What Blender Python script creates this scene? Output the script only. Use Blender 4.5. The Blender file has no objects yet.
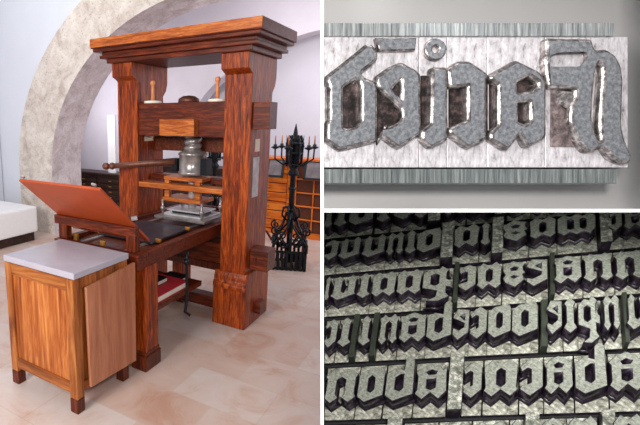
import bpy, bmesh, math, random
from mathutils import Vector, Matrix, noise as mnoise
random.seed(4)
C = bpy.context.scene.collection
PI = math.pi
R = math.radians
# ---------------------------------------------------------------- camera data (real world: metres, z up)
PITCH = math.atan(92/450); H = 1.55
cp, sp = math.cos(PITCH), math.sin(PITCH)
A = R(35)
O = Vector((.604, 3.152, 0))
MP = Matrix.Translation(O) @ Matrix.Rotation(-A, 4, 'Z')         # press frame: x along the press, y into the depth
MC = Matrix.Translation((0, 0, H)) @ Matrix.Rotation(-PITCH, 4, 'X')  # showcase frame (tilted with the camera pitch)

# ---------------------------------------------------------------- materials
def nmat(name):
    m = bpy.data.materials.new(name); m.use_nodes = True
    nt = m.node_tree; b = nt.nodes['Principled BSDF']
    return m, nt, b
def ramp(nt, fac, stops):
    r = nt.nodes.new('ShaderNodeValToRGB')
    el = r.color_ramp.elements
    while len(el) < len(stops): el.new(.5)
    for e, (p, c) in zip(el, stops):
        e.position = p; e.color = (*c, 1)
    nt.links.new(fac, r.inputs[0]); return r
def coords(nt, scale, rot=(0, 0, 0), kind='Object'):
    t = nt.nodes.new('ShaderNodeTexCoord'); mp = nt.nodes.new('ShaderNodeMapping')
    mp.inputs['Scale'].default_value = scale; mp.inputs['Rotation'].default_value = rot
    nt.links.new(t.outputs[kind], mp.inputs[0]); return mp
def noise(nt, vec, scale, detail=4, rough=.6, dist=0):
    n = nt.nodes.new('ShaderNodeTexNoise'); n.inputs['Scale'].default_value = scale
    n.inputs['Detail'].default_value = detail; n.inputs['Roughness'].default_value = rough
    n.inputs['Distortion'].default_value = dist
    nt.links.new(vec.outputs[0], n.inputs['Vector']); return n
def bump(nt, b, h, strength=.2, dist=.01):
    bp = nt.nodes.new('ShaderNodeBump'); bp.inputs['Strength'].default_value = strength
    bp.inputs['Distance'].default_value = dist
    nt.links.new(h, bp.inputs['Height']); nt.links.new(bp.outputs[0], b.inputs['Normal'])
def srgb(*c): return tuple(((v/255)/12.92 if v/255 <= .04045 else ((v/255+.055)/1.055)**2.4) for v in c)

def plain(name, col, rough=.5, metal=0, mott=0, scale=20, bmp=0):
    m, nt, b = nmat(name)
    b.inputs['Roughness'].default_value = rough; b.inputs['Metallic'].default_value = metal
    c = srgb(*col)
    n = noise(nt, coords(nt, (1, 1, 1)), scale)
    k = mott
    r = ramp(nt, n.outputs[0], [(.3, tuple(v*(1-k) for v in c)), (.7, tuple(min(1, v*(1+k)) for v in c))])
    nt.links.new(r.outputs[0], b.inputs['Base Color'])
    if bmp: bump(nt, b, n.outputs[0], bmp)
    return m
def wood(name, dark, mid, light, axis='z', rough=.4, scale=44, coat=.05):
    m, nt, b = nmat(name)
    s = {'x': (.09, 1, 1), 'y': (1, .09, 1), 'z': (1, 1, .09)}[axis]
    v = coords(nt, s)
    n = noise(nt, v, scale, 6, .65, 1.2)
    n2 = noise(nt, v, scale*4, 3, .6)
    mx = nt.nodes.new('ShaderNodeMath'); mx.operation = 'MULTIPLY_ADD'
    nt.links.new(n2.outputs[0], mx.inputs[0]); mx.inputs[1].default_value = .35
    nt.links.new(n.outputs[0], mx.inputs[2])
    r = ramp(nt, mx.outputs[0], [(.45, srgb(*dark)), (.66, srgb(*mid)), (.86, srgb(*light))])
    nt.links.new(r.outputs[0], b.inputs['Base Color'])
    b.inputs['Roughness'].default_value = rough
    b.inputs['Specular IOR Level'].default_value = .3; b.inputs['Coat Weight'].default_value = coat; b.inputs['Coat Roughness'].default_value = .25
    bump(nt, b, n2.outputs[0], .12, .004)
    return m
def stone(name, c0, c1, c2, scale=3):
    m, nt, b = nmat(name)
    v = coords(nt, (1, 1, 1))
    n = noise(nt, v, scale, 9, .72, .6)
    n2 = noise(nt, v, scale*9, 5, .7)
    r = ramp(nt, n.outputs[0], [(.36, srgb(*c0)), (.5, srgb(*c1)), (.66, srgb(*c2))])
    pits = ramp(nt, n2.outputs[0], [(.34, (.35, .32, .31)), (.43, (1, 1, 1))])
    mx = nt.nodes.new('ShaderNodeMixRGB'); mx.blend_type = 'MULTIPLY'; mx.inputs[0].default_value = .6
    nt.links.new(r.outputs[0], mx.inputs[1]); nt.links.new(pits.outputs[0], mx.inputs[2])
    nt.links.new(mx.outputs[0], b.inputs['Base Color']); b.inputs['Roughness'].default_value = .9
    bump(nt, b, n2.outputs[0], .4, .02)
    return m
def typemetal(name, c0, c1, c2, scale, rough=.38, metal=.6, stretch=(1, 1, 1), contrast=(.38, .5, .62), bmp=.12):
    m, nt, b = nmat(name)
    v = coords(nt, stretch)
    n = noise(nt, v, scale, 7, .75, .3)
    r = ramp(nt, n.outputs[0], [(contrast[0], srgb(*c0)), (contrast[1], srgb(*c1)), (contrast[2], srgb(*c2))])
    nt.links.new(r.outputs[0], b.inputs['Base Color'])
    b.inputs['Roughness'].default_value = rough; b.inputs['Metallic'].default_value = metal
    bump(nt, b, n.outputs[0], bmp, .003)
    return m

WZ = wood('press_wood_upright', (40, 11, 3), (124, 46, 11), (188, 88, 26), 'z')
WZD = wood('press_wood_upright_dark', (32, 10, 5), (84, 31, 11), (124, 52, 20), 'z')
WX = wood('press_wood_lengthwise', (36, 12, 6), (84, 30, 13), (128, 54, 24), 'x')
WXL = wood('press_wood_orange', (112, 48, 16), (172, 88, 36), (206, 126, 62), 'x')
WY = wood('press_wood_deep', (46, 18, 10), (84, 36, 20), (122, 58, 34), 'y')
WC = wood('cabinet_pine_upright', (110, 48, 16), (166, 88, 36), (204, 132, 70), 'z', scale=18)
WCF = wood('cabinet_pine_frame', (78, 36, 14), (142, 76, 32), (186, 118, 60), 'z', scale=14)
WCX = wood('cabinet_pine_rail', (78, 36, 14), (142, 76, 32), (186, 118, 60), 'x', scale=14)
WCP = wood('pale_plank', (146, 84, 58), (172, 108, 78), (192, 132, 100), 'z', scale=9, coat=.05, rough=.5)
WO = wood('orange_cabinet_wood', (160, 70, 16), (220, 112, 34), (244, 150, 62), 'x', scale=10)
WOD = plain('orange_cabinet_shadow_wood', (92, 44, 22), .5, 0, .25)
DK = wood('dark_cabinet_wood', (26, 16, 14), (48, 30, 24), (72, 48, 38), 'x', scale=10)
BOARD = plain('tympan_leather', (172, 70, 30), .42, 0, .12, 6)
MARB = plain('grey_marble', (172, 168, 180), .22, 0, .06, 9)
IRON = plain('wrought_iron', (30, 32, 38), .4, .6, .2)
STEEL = plain('bright_steel', (214, 212, 216), .3, .5, .08, 15)
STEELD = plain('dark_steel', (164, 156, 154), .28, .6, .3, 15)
RUST = plain('brown_iron_bar', (104, 62, 48), .45, .4, .3, 30)
BRASS = plain('brass', (214, 158, 78), .3, .8, .1)
WHITE = plain('white_paint', (232, 232, 234), .5, 0, .02)
CREAM = plain('cream_card', (222, 204, 184), .7, 0, .03)
CANDLE = plain('candle_wood', (222, 138, 88), .5, 0, .1)
WAX = plain('white_wax', (236, 226, 214), .5)
RED = plain('red_cloth', (196, 44, 58), .6, 0, .08)
BLACK = plain('black_cover', (24, 22, 24), .45, 0, .1)
PAPER = plain('paper_block', (226, 220, 206), .8, 0, .03)
BLUEG = plain('slate_plate', (58, 62, 74), .3, .2, .5, 12)
PLAST = plain('white_plaster', (210, 213, 222), .85, 0, .03, 1.5)
PLASTP = plain('pinkish_plaster', (204, 198, 208), .85, 0, .05, 2)
PLASTB = plain('lavender_plaster', (216, 214, 226), .85, 0, .04, 1.5)
ARCHS = stone('arch_stone', (180, 164, 154), (208, 197, 188), (224, 216, 208), 4)
SOFF = stone('arch_soffit_stone', (176, 164, 166), (204, 194, 198), (222, 216, 222), 5)
GREYB = plain('grey_backboard', (148, 147, 147), .8, 0, .02, 3)
LINING = plain('black_lining', (26, 26, 28), .8, 0, .05)

def floor_mat():
    m, nt, b = nmat('marble_floor')
    v = coords(nt, (1, 1, 1), (0, 0, A+R(0)))
    br = nt.nodes.new('ShaderNodeTexBrick'); nt.links.new(v.outputs[0], br.inputs['Vector'])
    br.inputs['Scale'].default_value = 1
    br.inputs['Brick Width'].default_value = .52; br.inputs['Row Height'].default_value = .33
    br.inputs['Mortar Size'].default_value = .004; br.inputs['Mortar Smooth'].default_value = .4
    br.inputs['Color1'].default_value = (*srgb(206, 195, 190), 1); br.inputs['Color2'].default_value = (*srgb(196, 168, 154), 1)
    br.inputs['Mortar'].default_value = (*srgb(196, 182, 174), 1); br.inputs['Bias'].default_value = -.2
    n = noise(nt, coords(nt, (1, 1, 1)), 2.6, 8, .65, 1.5)
    r = ramp(nt, n.outputs[0], [(.33, srgb(232, 200, 182)), (.47, srgb(246, 234, 228)), (.66, srgb(252, 250, 250))])
    mx = nt.nodes.new('ShaderNodeMixRGB'); mx.blend_type = 'MULTIPLY'; mx.inputs[0].default_value = .85
    nt.links.new(br.outputs[0], mx.inputs[1]); nt.links.new(r.outputs[0], mx.inputs[2])
    nt.links.new(mx.outputs[0], b.inputs['Base Color'])
    b.inputs['Roughness'].default_value = .38
    return m
FLOOR = floor_mat()
# type metal, enlarged sorts
TF = typemetal('type_face_grey', (84, 87, 92), (112, 115, 120), (138, 140, 144), 110, .42, .3)
TB = typemetal('type_bevel_bright', (70, 66, 66), (132, 126, 126), (200, 194, 192), 50, .25, .8)
TS = typemetal('type_shoulder_silver', (80, 77, 78), (176, 172, 176), (212, 208, 212), 60, .42, .3, (1.6, 1, .6), (.32, .44, .62))
TD = typemetal('type_dark_shade', (14, 12, 12), (42, 34, 34), (92, 76, 74), 50, .4, .4)  # shade of counters and gaps between sorts, put into the metal's colour
TM_ = typemetal('type_mid_shade', (62, 54, 54), (104, 92, 92), (150, 136, 134), 50, .4, .4)  # milder painted shade, for the capital
LEAD = typemetal('lead_strip', (92, 96, 98), (140, 145, 146), (184, 188, 188), 130, .35, .4, (1, 1, .04))
LEADD = typemetal('lead_strip_dull', (70, 76, 76), (108, 114, 114), (144, 150, 148), 130, .35, .4, (1, 1, .04))
# type metal of the small forme
FF = typemetal('forme_face', (96, 98, 90), (130, 133, 123), (156, 160, 148), 150, .5, .1)
FS = typemetal('forme_side_shade', (16, 13, 16), (40, 32, 42), (74, 62, 80), 60, .3, .3)  # shade on the type's sides and in its counters, put into the colour
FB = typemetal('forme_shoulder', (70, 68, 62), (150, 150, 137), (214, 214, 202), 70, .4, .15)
FSP = typemetal('forme_space', (80, 82, 74), (130, 132, 121), (214, 214, 204), 80, .4, .2)
FG = plain('green_tarnished_slug', (46, 52, 42), .5, .2, .4, 60)

# ---------------------------------------------------------------- mesh helpers
def box(bm, x0, x1, y0, y1, z0, z1, bev=.004):
    t = bmesh.new(); bmesh.ops.create_cube(t, size=1)
    for v in t.verts:
        v.co = Vector((x0+(v.co.x+.5)*(x1-x0), y0+(v.co.y+.5)*(y1-y0), z0+(v.co.z+.5)*(z1-z0)))
    if bev: bmesh.ops.bevel(t, geom=t.edges[:], offset=min(bev, .3*min(abs(x1-x0), abs(y1-y0), abs(z1-z0))), segments=2, affect='EDGES', profile=.6)
    me = bpy.data.meshes.new('t'); t.to_mesh(me); bm.from_mesh(me); bpy.data.meshes.remove(me); t.free()
def prism(bm, poly, a0, a1, axis='x', bev=0):
    """extrude a 2D polygon along an axis; poly is (y,z) for x, (x,z) for y, (x,y) for z"""
    t = bmesh.new()
    def mk(p, a): return {'x': (a, p[0], p[1]), 'y': (p[0], a, p[1]), 'z': (p[0], p[1], a)}[axis]
    lo = [t.verts.new(mk(p, a0)) for p in poly]; hi = [t.verts.new(mk(p, a1)) for p in poly]
    n = len(poly)
    t.faces.new(lo); t.faces.new(hi[::-1])
    for i in range(n): t.faces.new((lo[i], hi[i], hi[(i+1) % n], lo[(i+1) % n]))
    bmesh.ops.recalc_face_normals(t, faces=t.faces[:])
    if bev: bmesh.ops.bevel(t, geom=t.edges[:], offset=bev, segments=1, affect='EDGES')
    me = bpy.data.meshes.new('t'); t.to_mesh(me); bm.from_mesh(me); bpy.data.meshes.remove(me); t.free()
def hexa(bm, pts):
    """eight corners: bottom four then top four"""
    v = [bm.verts.new(p) for p in pts]
    fs = [bm.faces.new([v[i] for i in f]) for f in ((3, 2, 1, 0), (4, 5, 6, 7), (0, 1, 5, 4), (1, 2, 6, 5), (2, 3, 7, 6), (3, 0, 4, 7))]
    bmesh.ops.recalc_face_normals(bm, faces=fs)
def tube(bm, pts, r, seg=8, r1=None):
    pts = [Vector(p) for p in pts]; rings = []
    for i, p in enumerate(pts):
        d = (pts[min(i+1, len(pts)-1)]-pts[max(i-1, 0)]).normalized()
        a = d.orthogonal().normalized() if i == 0 else (prev - prev.dot(d)*d).normalized()
        prev = a; b = d.cross(a)
        rr = r if r1 is None else r+(r1-r)*i/(len(pts)-1)
        rings.append([bm.verts.new(p+rr*(math.cos(2*PI*k/seg)*a+math.sin(2*PI*k/seg)*b)) for k in range(seg)])
    for q, w in zip(rings, rings[1:]):
        for k in range(seg): bm.faces.new((q[k], q[(k+1) % seg], w[(k+1) % seg], w[k]))
    bm.faces.new(rings[0][::-1]); bm.faces.new(rings[-1])
def lathe(bm, prof, c=(0, 0, 0), seg=24):
    rings = [[bm.verts.new((c[0]+r*math.cos(2*PI*k/seg), c[1]+r*math.sin(2*PI*k/seg), c[2]+z)) for k in range(seg)] for r, z in prof]
    for q, w in zip(rings, rings[1:]):
        for k in range(seg): bm.faces.new((q[k], q[(k+1) % seg], w[(k+1) % seg], w[k]))
    bm.faces.new(rings[0][::-1]); bm.faces.new(rings[-1])
def obj(name, bm, mat, parent=None, M=None, smooth=False):
    me = bpy.data.meshes.new(name)
    bmesh.ops.recalc_face_normals(bm, faces=bm.faces[:])
    bm.to_mesh(me); bm.free()
    for m in (mat if isinstance(mat, (list, tuple)) else [mat]): me.materials.append(m)
    if smooth:
        for p in me.polygons: p.use_smooth = True
    o = bpy.data.objects.new(name, me); C.objects.link(o)
    if parent: o.parent = parent
    if M is not None: o.matrix_world = M
    return o
def part(name, mat, parent, *boxes, bev=.004, smooth=False):
    bm = bmesh.new()
    for b in boxes: box(bm, *b, bev=bev)
    return obj(name, bm, mat, parent, smooth=smooth)
def tag(o, label, cat=None, group=None, kind=None):
    o['label'] = label
    if cat: o['category'] = cat
    if group: o['group'] = group
    if kind: o['kind'] = kind
    return o
def empty(name, M):
    o = bpy.data.objects.new(name, None); C.objects.link(o); o.matrix_world = M; o.empty_display_size = .1; return o
def at(M, x, y, z=0): return M @ Matrix.Translation((x, y, z))

# ================================================================= THE ROOM
bm = bmesh.new(); box(bm, -9, 7, -4, 13, -.05, 0, bev=0)
tag(obj('floor', bm, FLOOR), 'pinkish marble tile floor', kind='structure')
# arch wall along the press direction, a big stone arch in it (front plane v=1.2)
VA, VB = 1.2, 1.75
def arc_pts(cx, cz, aL, aR, b, n, jam):
    p = [(cx-aL, 0), (cx-aL, cz*.5)]
    for i in range(n+1):
        t = PI*(1-i/n); a = aL if math.cos(t) < 0 else aR
        p.append((cx+a*math.cos(t), cz+b*math.sin(t)))
    p += [(cx+aR, cz*.5), (cx+aR, 0)]
    return p
innerc = arc_pts(-1.0, .85, 2.36, 4.2, 1.97, 36, 0)
outerc = arc_pts(-1.0, .85, 3.04, 4.85, 2.52, 36, 0)
def ring(bm, pi, po, y0, y1):
    vs = [[bm.verts.new((p[0], y, p[1])) for p in pts] for pts in (pi, po) for y in (y0, y1)]
    i0, i1, o0, o1 = vs
    for k in range(len(pi)-1):
        bm.faces.new((i0[k], i0[k+1], o0[k+1], o0[k])); bm.faces.new((i1[k], o1[k], o1[k+1], i1[k+1]))
        bm.faces.new((i0[k], i1[k], i1[k+1], i0[k+1])); bm.faces.new((o0[k], o0[k+1], o1[k+1], o1[k]))
bm = bmesh.new(); ring(bm, innerc, outerc, VA, VB)
for f in bm.faces: f.material_index = 0
arch = obj('trim_1', bm, [ARCHS, SOFF], M=MP)
for p in arch.data.polygons:
    if abs(p.normal.y) < .5: p.material_index = 1
tag(arch, 'rough beige stone arch rising from floor', kind='structure')
# plaster around the arch
bm = bmesh.new()
top = [(-8.2, 0), (-8.2, 4.6)]+[(-8.2+(p[0]+4.02)*1.3, 4.6) for p in outerc[2:-2]]+[(6, 4.6), (6, 0)]
tops = []
for k, p in enumerate(outerc):
    t = k/(len(outerc)-1)
    tops.append((-8.2+14.2*t, 4.6))
tops[0] = (-8.2, 0); tops[1] = (-8.2, 1.2); tops[2] = (-8.2, 3.0); tops[3] = (-8.2, 4.6); tops[-1] = (6.2, 0); tops[-2] = (6.2, 1.2); tops[-3] = (6.2, 4.6)
ring(bm, outerc, tops, VA+.015, VB)
tag(obj('wall_arch', bm, PLAST, M=MP), 'white plaster wall around the stone arch', kind='structure')
# second vaulted wall deeper in and the far wall
bm = bmesh.new()
arc2 = arc_pts(-.15, .9, 2.55, 2.9, 1.83, 30, 0)
t2 = []
for k, p in enumerate(arc2): t2.append((-7.5+13*k/(len(arc2)-1), 4.6))
t2[0] = (-7.5, 0); t2[1] = (-7.5, 1.2); t2[2] = (-7.5, 4.6); t2[-1] = (5.5, 0); t2[-2] = (5.5, 1.2); t2[-3] = (5.5, 4.6)
# the deep wall is only present above the low furniture: full wall with an arched recess
ring(bm, arc2, t2, 3.36, 3.6)
tag(obj('wall_recess', bm, PLASTP, M=MP), 'pinkish plaster wall with an arched recess', kind='structure')
bm = bmesh.new(); box(bm, -7.5, 5.5, 3.9, 4.05, 0, 4.6, bev=0)
tag(obj('wall_back', bm, PLASTB, M=MP), 'lavender white plaster back wall', kind='structure')
bm = bmesh.new(); box(bm, -4.6, -4.45, -3.4, VA, 0, 4.6, bev=0)
tag(obj('wall_left', bm, PLAST, M=MP), 'white plaster left wall', kind='structure')
bm = bmesh.new(); box(bm, -7.5, 5.5, VB, 3.9, 4.6, 4.7, bev=0)
tag(obj('ceiling', bm, PLASTP, M=MP), 'pinkish vault above the press room', kind='structure')

# stone/plaster bench at the left wall
t = empty('bench', at(MP, -3.85, -.4))
bm = bmesh.new(); box(bm, -.58, .55, -1.6, 1.27, .12, .46, bev=.03)
obj('seat', bm, WHITE, t)
part('plinth', DK, t, (-.5, .50, -1.58, 1.24, 0, .12))
tag(t, 'long white plastered bench with dark plinth at the left wall', 'bench')

# ================================================================= THE PRESS
P = empty('printing_press', MP)
tag(P, 'large dark orange wooden hand printing press with heavy cornice', 'printing press')
def post(u0, u1, pname='post'):
    bm = bmesh.new()
    prof = [(.03, .40), (.03, 1.865), (-.035, 1.895), (-.035, 2.0), (.47, 2.0), (.47, 1.86), (.45, 1.80), (.405, 1.75), (.40, .40)]
    prism(bm, prof, u0, u1, 'x', bev=.004)
    o = obj(pname, bm, WZ, P)
    # flared block at the foot
    bm = bmesh.new()
    w = u1-u0
    pr = [(0, 0), (0, .30), (-.008, .31), (-.008, .335), (.012, .36), (.015, .39), (.03, .43), (.43, .43), (.45, .33), (.45, 0)]
    prism(bm, pr, u0-.04, u1+.022, 'x', bev=.006)
    obj('foot_block', bm, WZ, o)
    return o
pr_ = post(-.2, .008); pl_ = post(-1.19, -.985)
# gloss of the right post added as a pale plate; tags on both posts
part('gloss_plate', STEELD, pr_, (.008, .012, .09, .20, 1.0, 1.29))
tag(part('paper_tag', CREAM, pr_, (.008, .011, .12, .2, 1.33, 1.42)), 'cream paper tag')
tag(part('paper_tag', CREAM, pl_, (-.985, -.982, .13, .25, 1.38, 1.455)), 'cream paper tag')
# cornice
bm = bmesh.new()
for (u0, u1, v0, v1, z0, z1) in ((-1.22, .04, -.065, .48, 2.0, 2.035), (-1.27, .085, -.09, .485, 2.035, 2.06), (-1.255, .075, -.08, .48, 2.06, 2.085), (-1.305, .12, -.13, .50, 2.085, 2.11), (-1.32, .135, -.14, .51, 2.11, 2.187)):
    box(bm, u0, u1, v0, v1, z0, z1, bev=.006)
obj('cornice', bm, WX, P)
# lighter front fascia of the cornice
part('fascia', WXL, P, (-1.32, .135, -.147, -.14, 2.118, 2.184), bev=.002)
# head beam, its tenons, block
hb = part('head_beam', WX, P, (-.985, -.2, .05, .27, 1.43, 1.685), bev=.006)
part('tenon', WX, hb, (.008, .13, .06, .2, 1.49, 1.675))
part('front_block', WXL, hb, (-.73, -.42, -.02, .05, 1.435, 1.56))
part('back_beam', WY, P, (-.985, -.2, .28, .37, 1.30, 1.42))
# till rail
part('till_rail', WXL, P, (-.985, -.2, .04, .16, 1.008, 1.05))
part('till_rail', WX, P, (-.985, -.2, .24, .36, 1.05, 1.10))
# stretchers
s1 = part('stretcher', WX, P, (-.985, -.2, .11, .25, .45, .615))
part('tenon', WX, s1, (.008, .15, .10, .26, .455, .61))
part('wedge', WZD, s1, (.04, .065, .085, .10, .50, .56))
part('stretcher', WZD, P, (-.985, -.2, .14, .22, .375, .435))
s2 = part('stretcher', WX, P, (-.985, -.24, .17, .27, .035, .13))
part('tenon', WX, s2, (0, .075, .19, .29, .075, .165))
# screw
bm = bmesh.new(); lathe(bm, [(.05, 1.28), (.05, 1.44)], (-.555, .2, 0))
hel = [(-.555+.05*math.cos(t*.36), .2+.05*math.sin(t*.36), 1.30+.14*t/50) for t in range(51)]
tube(bm, hel, .024, 8)
obj('screw', bm, STEELD, P, smooth=True)
bm = bmesh.new(); lathe(bm, [(.0, 1.685), (.085, 1.685), (.08, 1.715), (.05, 1.735), (.0, 1.742)], (-.575, .16, 0))
obj('screw_cap', bm, RUST, P, smooth=True)
bm = bmesh.new(); lathe(bm, [(.10, 1.12), (.117, 1.125), (.117, 1.145), (.11, 1.15), (.11, 1.275), (.117, 1.28), (.117, 1.295), (.075, 1.315), (.06, 1.33)], (-.555, .2, 0), 32)
drum = obj('drum', bm, STEELD, P, smooth=True)
for bb in ((-.71, -.66, .12, .2, 1.15, 1.25), (-.44, -.38, .12, .2, 1.13, 1.26)): part('clamp', IRON, drum, bb)
bm = bmesh.new(); lathe(bm, [(.034, .85), (.034, 1.13)], (-.555, .2, 0)); obj('spindle', bm, STEEL, P, smooth=True)
# lever bar, swung forward over the left post
bm = bmesh.new()
pts = [(-.68, .13, 1.225), (-.85, .06, 1.21), (-1.0, -.02, 1.195), (-1.15, -.10, 1.18)]
tube(bm, pts, .030, 10, .022)
bar = obj('lever', bm, RUST, P, smooth=True)
bm = bmesh.new(); bmesh.ops.create_uvsphere(bm, u_segments=14, v_segments=10, radius=.03, matrix=Matrix.Translation((-1.15, -.10, 1.18)))
bmesh.ops.create_uvsphere(bm, u_segments=14, v_segments=10, radius=.03, matrix=Matrix.Translation((-1.20, -.12, 1.177)) @ Matrix.Scale(1.2, 4, (1, 0, 0)))
obj('handle', bm, RUST, bar, smooth=True)
# hose frame
hf = part('hose', WXL, P, (-.77, -.41, .10, .30, 1.075, 1.105))
part('upright', WXL, hf, (-.77, -.725, .11, .15, .93, 1.075)); part('upright', WXL, hf, (-.48, -.435, .11, .15, .93, 1.075))
part('base_board', WXL, hf, (-.77, -.41, .08, .30, .905, .935))
# platen
pt = part('platen', STEELD, P, (-.76, -.30, -.05, .33, .785, .806))
part('raised_plate', STEEL, pt, (-.72, -.34, 0, .29, .806, .82), (-.69, -.37, .03, .27, .84, .852))
part('block', IRON, pt, (-.66, -.40, .06, .24, .82, .84))
for (x, y) in ((-.71, .0), (-.35, .0), (-.71, .3), (-.35, .3)):
    bm = bmesh.new(); lathe(bm, [(.009, .806), (.009, .93)], (x, y, 0), 8)
    bmesh.ops.create_uvsphere(bm, u_segments=8, v_segments=6, radius=.02, matrix=Matrix.Translation((x, y, .86)))
    obj('corner_bolt', bm, STEELD, pt, smooth=True)
# bed
bed = part('bed_rail', WX, P, (-.30, -.25, -.92, .75, .675, .768)); 
part('bed_rail', WX, P, (-.97, -.92, -.92, .75, .675, .768))
part('bed_end', WX, P, (-.92, -.30, -.92, -.87, .675, .768)); part('bed_end', WX, P, (-.92, -.30, .70, .75, .675, .768))
part('bed_top', WY, P, (-.92, -.30, -.87, .70, .69, .74))
part('runner', STEELD, P, (-.82, -.79, -.85, .68, .74, .752)); part('runner', STEELD, P, (-.44, -.41, -.85, .68, .74, .752))
part('forme_plate', BLUEG, P, (-.83, -.37, -.62, -.12, .752, .768))
for (x, y) in ((-.36, -.78), (-.33, -.60), (-.88, -.80), (-.86, -.58), (-.35, -.2), (-.6, -.84)):
    bm = bmesh.new(); box(bm, x-.016, x+.016, y-.012, y+.012, .768 if x > -.4 else .742, .78, bev=.003)
    tube(bm, [(x-.02, y, .785), (x+.02, y, .785)], .007)
    obj('hinge', bm, BRASS, P)
# gallows
g = part('gallows_rail', WX, P, (-1.01, -.305, -.875, -.835, .86, .92))
part('gallows_leg', WZD, g, (-.965, -.89, -.88, -.83, .768, .865)); part('gallows_leg', WZD, g, (-.375, -.305, -.88, -.83, .768, .865))
# tympan board, leaning
bm = bmesh.new()
def tb(v, z, dn): return (v, z)
d = Vector((.45, -.40)); d.normalize(); nrm = Vector((-d.y, d.x))*.018
a = Vector((-1.15, 1.182)); e = Vector((-.70, .79))
pp = [(a.x, a.y), (e.x, e.y), (e.x+nrm.x, e.y+nrm.y), (a.x+nrm.x, a.y+nrm.y)]
prism(bm, pp, -1.01, -.33, 'x', bev=.003)
ty = obj('tympan', bm, BOARD, P)
for p0, p1, rr in (((-.99, -1.145, 1.21), (-.96, -1.145, 1.205), .008), ((-.39, -1.145, 1.21), (-.36, -1.145, 1.205), .008), ((-.33, -.88, .975), (-.30, -.86, .98), .014)):
    bm = bmesh.new(); tube(bm, [p0, p1], rr); obj('clasp', bm, STEELD, ty)
# legs
for (u0, u1) in ((-.325, -.24), (-.95, -.87)):
    bm = bmesh.new(); box(bm, u0, u1, -.86, -.73, .09, .68)
    lg = obj('leg', bm, WZ, P)
    part('leg_foot', WZD, lg, (u0-.02, u1+.012, -.88, -.715, 0, .10), (u0-.01, u1+.005, -.87, -.722, .10, .125))
part('leg', WZ, P, (-.74, -.63, .19, .32, 0, .69))
# low shelf and upper ledge
part('shelf_board', WX, P, (-.86, -.27, -.72, -.12, .335, .372))
bm = bmesh.new(); box(bm, -.90, -.26, -.80, -.72, .33, .375); obj('shelf_rail', bm, WX, P)
# hanging crank handle
bm = bmesh.new(); tube(bm, [(-.235, -.39, .67), (-.235, -.40, .60), (-.23, -.40, .45), (-.22, -.41, .36), (-.23, -.42, .24), (-.20, -.40, .215)], .011)
bmesh.ops.create_uvsphere(bm, u_segments=10, v_segments=8, radius=.024, matrix=Matrix.Translation((-.235, -.40, .60)))
obj('crank', bm, IRON, P, smooth=True)
# struts behind the bed

# things standing on the head beam
def taper(u, v, txt):
    t = empty('wooden_peg', at(MP, u, v, 1.685))
    bm = bmesh.new(); lathe(bm, [(.07, 0), (.072, .008), (.07, .02), (.03, .024)], seg=24); obj('base', bm, WAX, t, smooth=True)
    bm = bmesh.new(); lathe(bm, [(.017, .02), (.013, .10), (.013, .145), (.02, .15), (.021, .168), (.014, .18)], seg=14); obj('stick', bm, CANDLE, t, smooth=True)
    tag(t, txt, 'wooden peg', 'pegs on the head beam')
taper(-.90, .13, 'orange wooden peg on white disc beside the left post of the press')
taper(-.31, .13, 'orange wooden peg on white disc beside the right post of the press')
# books on the low shelf
def book(u0, u1, v0, v1, z, h, mat, label, rot=0):
    t = empty('book', at(MP, u0, v0, z) @ Matrix.Rotation(rot, 4, 'Z'))
    w, dd = u1-u0, v1-v0
    part('cover', mat, t, (0, w, 0, dd, 0, .004), (0, w, 0, dd, h-.004, h), (0, .004, 0, dd, 0, h), bev=.001)
    part('pages', PAPER, t, (.004, w-.006, .006, dd-.006, .004, h-.004), bev=0)
    tag(t, label, 'book', 'books on the low shelf')
book(-.56, -.29, -.66, -.28, .372, .045, RED, 'red covered book lying on the low shelf under the bed')
book(-.80, -.58, -.66, -.36, .372, .05, BLACK, 'black covered book lying left of the red book on the low shelf')
book(-.54, -.37, -.26, -.14, .372, .03, BLACK, 'small black book lying behind the red book on the low shelf')
book(-.62, -.40, -.60, -.38, .417, .035, BLACK, 'black book lying on top of the red book')

# ================================================================= PINE CABINET WITH MARBLE TOP
K = empty('pine_cabinet', at(MP, -.555, -1.205))
tag(K, 'small pine cabinet with grey marble top and plank side', 'cabinet')
X0, X1, Y0, Y1 = -.275, .275, -.215, .22
ZT = .775
body = part('body', WCF, K, (X0+.02, X1-.02, Y0+.02, Y1-.02, .11, .755))
for (x, y) in ((X0, Y0), (X1-.055, Y0), (X0, Y1-.055), (X1-.055, Y1-.055)):
    bm = bmesh.new(); box(bm, x, x+.055, y, y+.055, .085, .76, bev=.004); lg = obj('leg', bm, WCF, K)
    tag(part('leg_tip', WZD, lg, (x-.001, x+.056, y-.001, y+.056, 0, .085), bev=.006), 'dark stained leg tip')
part('rail', WCX, K, (X0+.05, X1-.05, Y0+.003, Y0+.03, .11, .165)); part('rail', WCX, K, (X0+.05, X1-.05, Y0+.003, Y0+.03, .70, .758))
part('rail', WCF, K, (X1-.03, X1-.003, Y0+.05, Y1-.05, .11, .165)); part('rail', WCF, K, (X1-.03, X1-.003, Y0+.05, Y1-.05, .70, .758))
part('front_panel', WC, K, (X0+.055, X1-.055, Y0+.012, Y0+.022, .165, .70))
part('moulding', WCX, K, (X0+.055, X1-.055, Y0+.004, Y0+.018, .69, .70)); part('moulding', WCX, K, (X0+.055, X1-.055, Y0+.004, Y0+.018, .165, .175))
bm = bmesh.new()
hexa(bm, [(X1+.001, Y0+.09, .125), (X1+.018, Y0+.09, .125), (X1+.018, Y1+.05, .10), (X1+.001, Y1+.05, .10),
          (X1+.001, Y0+.08, .70), (X1+.018, Y0+.08, .70), (X1+.018, Y1+.05, .73), (X1+.001, Y1+.05, .73)])
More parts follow.
